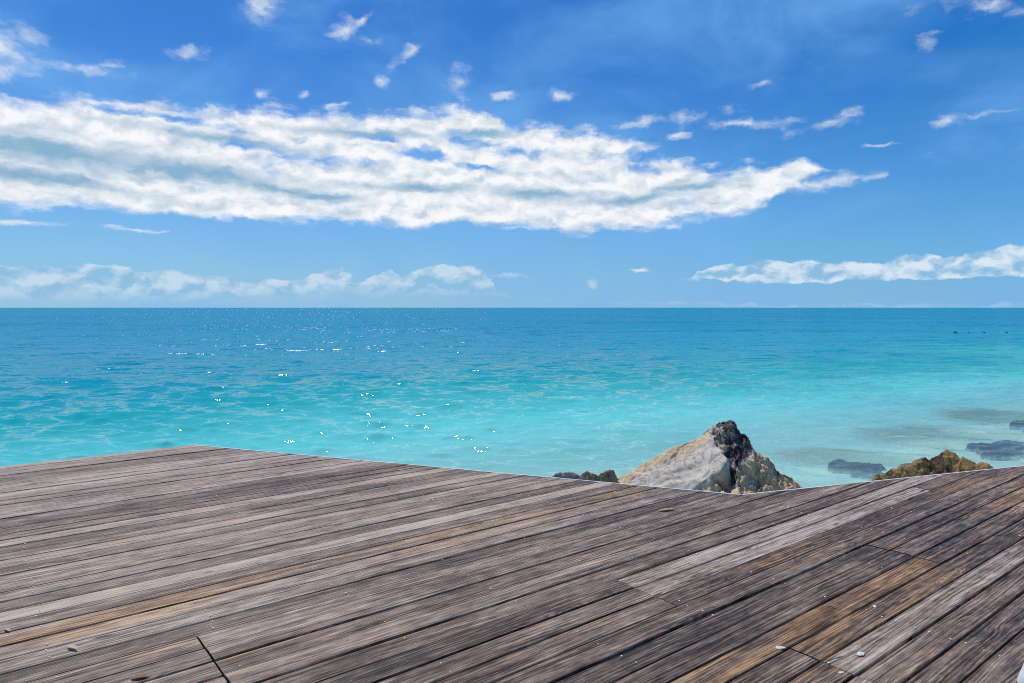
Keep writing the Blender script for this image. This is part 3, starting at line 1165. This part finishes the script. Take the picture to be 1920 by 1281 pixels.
def leaf(px, py, L, W, rz, mat, label, curl=.006):
    NU, NV = 14, 7
    V, F = [], []
    for side in (0, 1):
        for i in range(NU):
            u = i / (NU - 1)
            w = W * math.sin(math.pi * u ** .85) ** .8 + .0006
            for j in range(NV):
                v = j / (NV - 1) * 2 - 1
                V.append(((u - .5) * L, v * w / 2, .003 + curl * v * v * math.sin(math.pi * u) + curl * .7 * (u - .4) ** 2 * 2 + (.0007 if side else 0)))
    g0 = grid_faces(NU, NV)
    F = [tuple(f) for f in g0[:, ::-1].tolist()] if False else [tuple(f[::-1]) for f in g0.tolist()] + [tuple(x + NU * NV for x in f) for f in g0.tolist()]
    for i in range(NU - 1):
        for j in (0, NV - 1):
            a, b = i * NV + j, (i + 1) * NV + j
            F.append((a, b, b + NU * NV, a + NU * NV))
    me = np_mesh('dry_leaf', np.array(V), F, True)
    p = at(px, py)
    tag(link('dry_leaf', me, mat, None, (p.x, p.y, .003), rz), label, 'leaf', 'dry leaves lying on the deck')


leaf(136, 1217, .075, .022, -.45, leafm, 'curled tan dry leaf on a dark board at the lower left')
leaf(14, 1184, .055, .016, -.6, leafm, 'tan dry leaf at the left border of the picture')
leaf(262, 1273, .075, .03, .3, redm, 'reddish brown knot, modelled as a leaf flat on the boards at the bottom')  # a reddish knot in the board, modelled as a leaf
leaf(1250, 958, .15, .045, .25, plain('ochre_knot', (.36, .22, .10), .7, .3, 60), 'ochre knot, modelled as a leaf on the boards in front of the pale rock', .008)  # an orange knot in the wood, given the leaf shape


def twig(px, py, L, rz, label):
    pts = [Vector((L * (f - .5), .006 * math.sin(f * 5), .006 + .003 * math.sin(f * 7))) for f in np.linspace(0, 1, 9)]
    bm = bmesh.new()
    rings = []
    for k, p in enumerate(pts):
        r = .0032 * (1 - .06 * k)
        rings.append([bm.verts.new(p + Vector((0, r * math.cos(a), r * math.sin(a)))) for a in np.linspace(0, 2 * math.pi, 9)[:-1]])
    for a, b in zip(rings, rings[1:]):
        for k in range(8):
            bm.faces.new((a[k], a[(k + 1) % 8], b[(k + 1) % 8], b[k]))
    bm.faces.new(rings[0][::-1])
    bm.faces.new(rings[-1])
    me = bpy.data.meshes.new('twig')
    bm.to_mesh(me)
    bm.free()
    p = at(px, py)
    tag(link('twig', me, twigm, None, p + Vector((0, 0, .001)), rz), label, 'twig')


twig(1564, 1142, .075, -.25, 'short brown twig lying across the boards at the lower right')


def shell(px, py, r, label):
    bm = bmesh.new()
    bmesh.ops.create_icosphere(bm, subdivisions=3, radius=1)
    sd_ = random.uniform(0, 50)
    for v in bm.verts:
        k = 1 + .35 * mn.noise(v.co * 1.4 + Vector((sd_, 0, 0))) + .12 * mn.noise(v.co * 4 + Vector((sd_, 3, 0)))
        v.co = Vector((v.co.x * r * k * 1.3, v.co.y * r * k * .8, v.co.z * r * k * .28))
    me = bpy.data.meshes.new('shell_fragment')
    bm.to_mesh(me)
    bm.free()
    p = at(px, py)
    tag(link('shell_fragment', me, shellm, None, p + Vector((0, 0, r * .24)), random.uniform(0, 3)), label, 'shell', 'white fragments on the deck')


shell(1463, 1216, .016, 'white fragment just left of the butt joint at the lower right')
shell(1614, 1228, .018, 'white fragment on the pale board at the lower right')
shell(1577, 1262, .010, 'white fragment below the pale board, near the bottom of the picture')
shell(1640, 1138, .011, 'white fragment on the brown board right of the twig')
shell(1466, 1074, .008, 'tiny white fragment on a dark board in the middle right')

# ------------------------------------------------------------------ white post at the corner
pr_ = bpy.data.objects.new('white_post', None)
COL.objects.link(pr_)
p = at(1940, 1290)
pr_.location = (p.x, p.y, .002)
tag(pr_, 'white painted post just inside the lower right corner of the picture', 'post')
wm = plain('white_paint', (.80, .80, .80), .4, .04, 20)
bm = bmesh.new()
lathe(bm, [(.060, 0), (.062, .015), (.052, .05), (.040, .09), (.034, .16), (.034, .82)], 28)
me = bpy.data.meshes.new('shaft')
bm.to_mesh(me)
bm.free()
me.polygons.foreach_set('use_smooth', [True] * len(me.polygons))
link('shaft', me, wm, pr_)
bm = bmesh.new()
lathe(bm, [(.036, .822), (.040, .83), (.040, .85), (.024, .875), (.005, .885)], 28)
me = bpy.data.meshes.new('cap')
bm.to_mesh(me)
bm.free()
link('cap', me, wm, pr_)
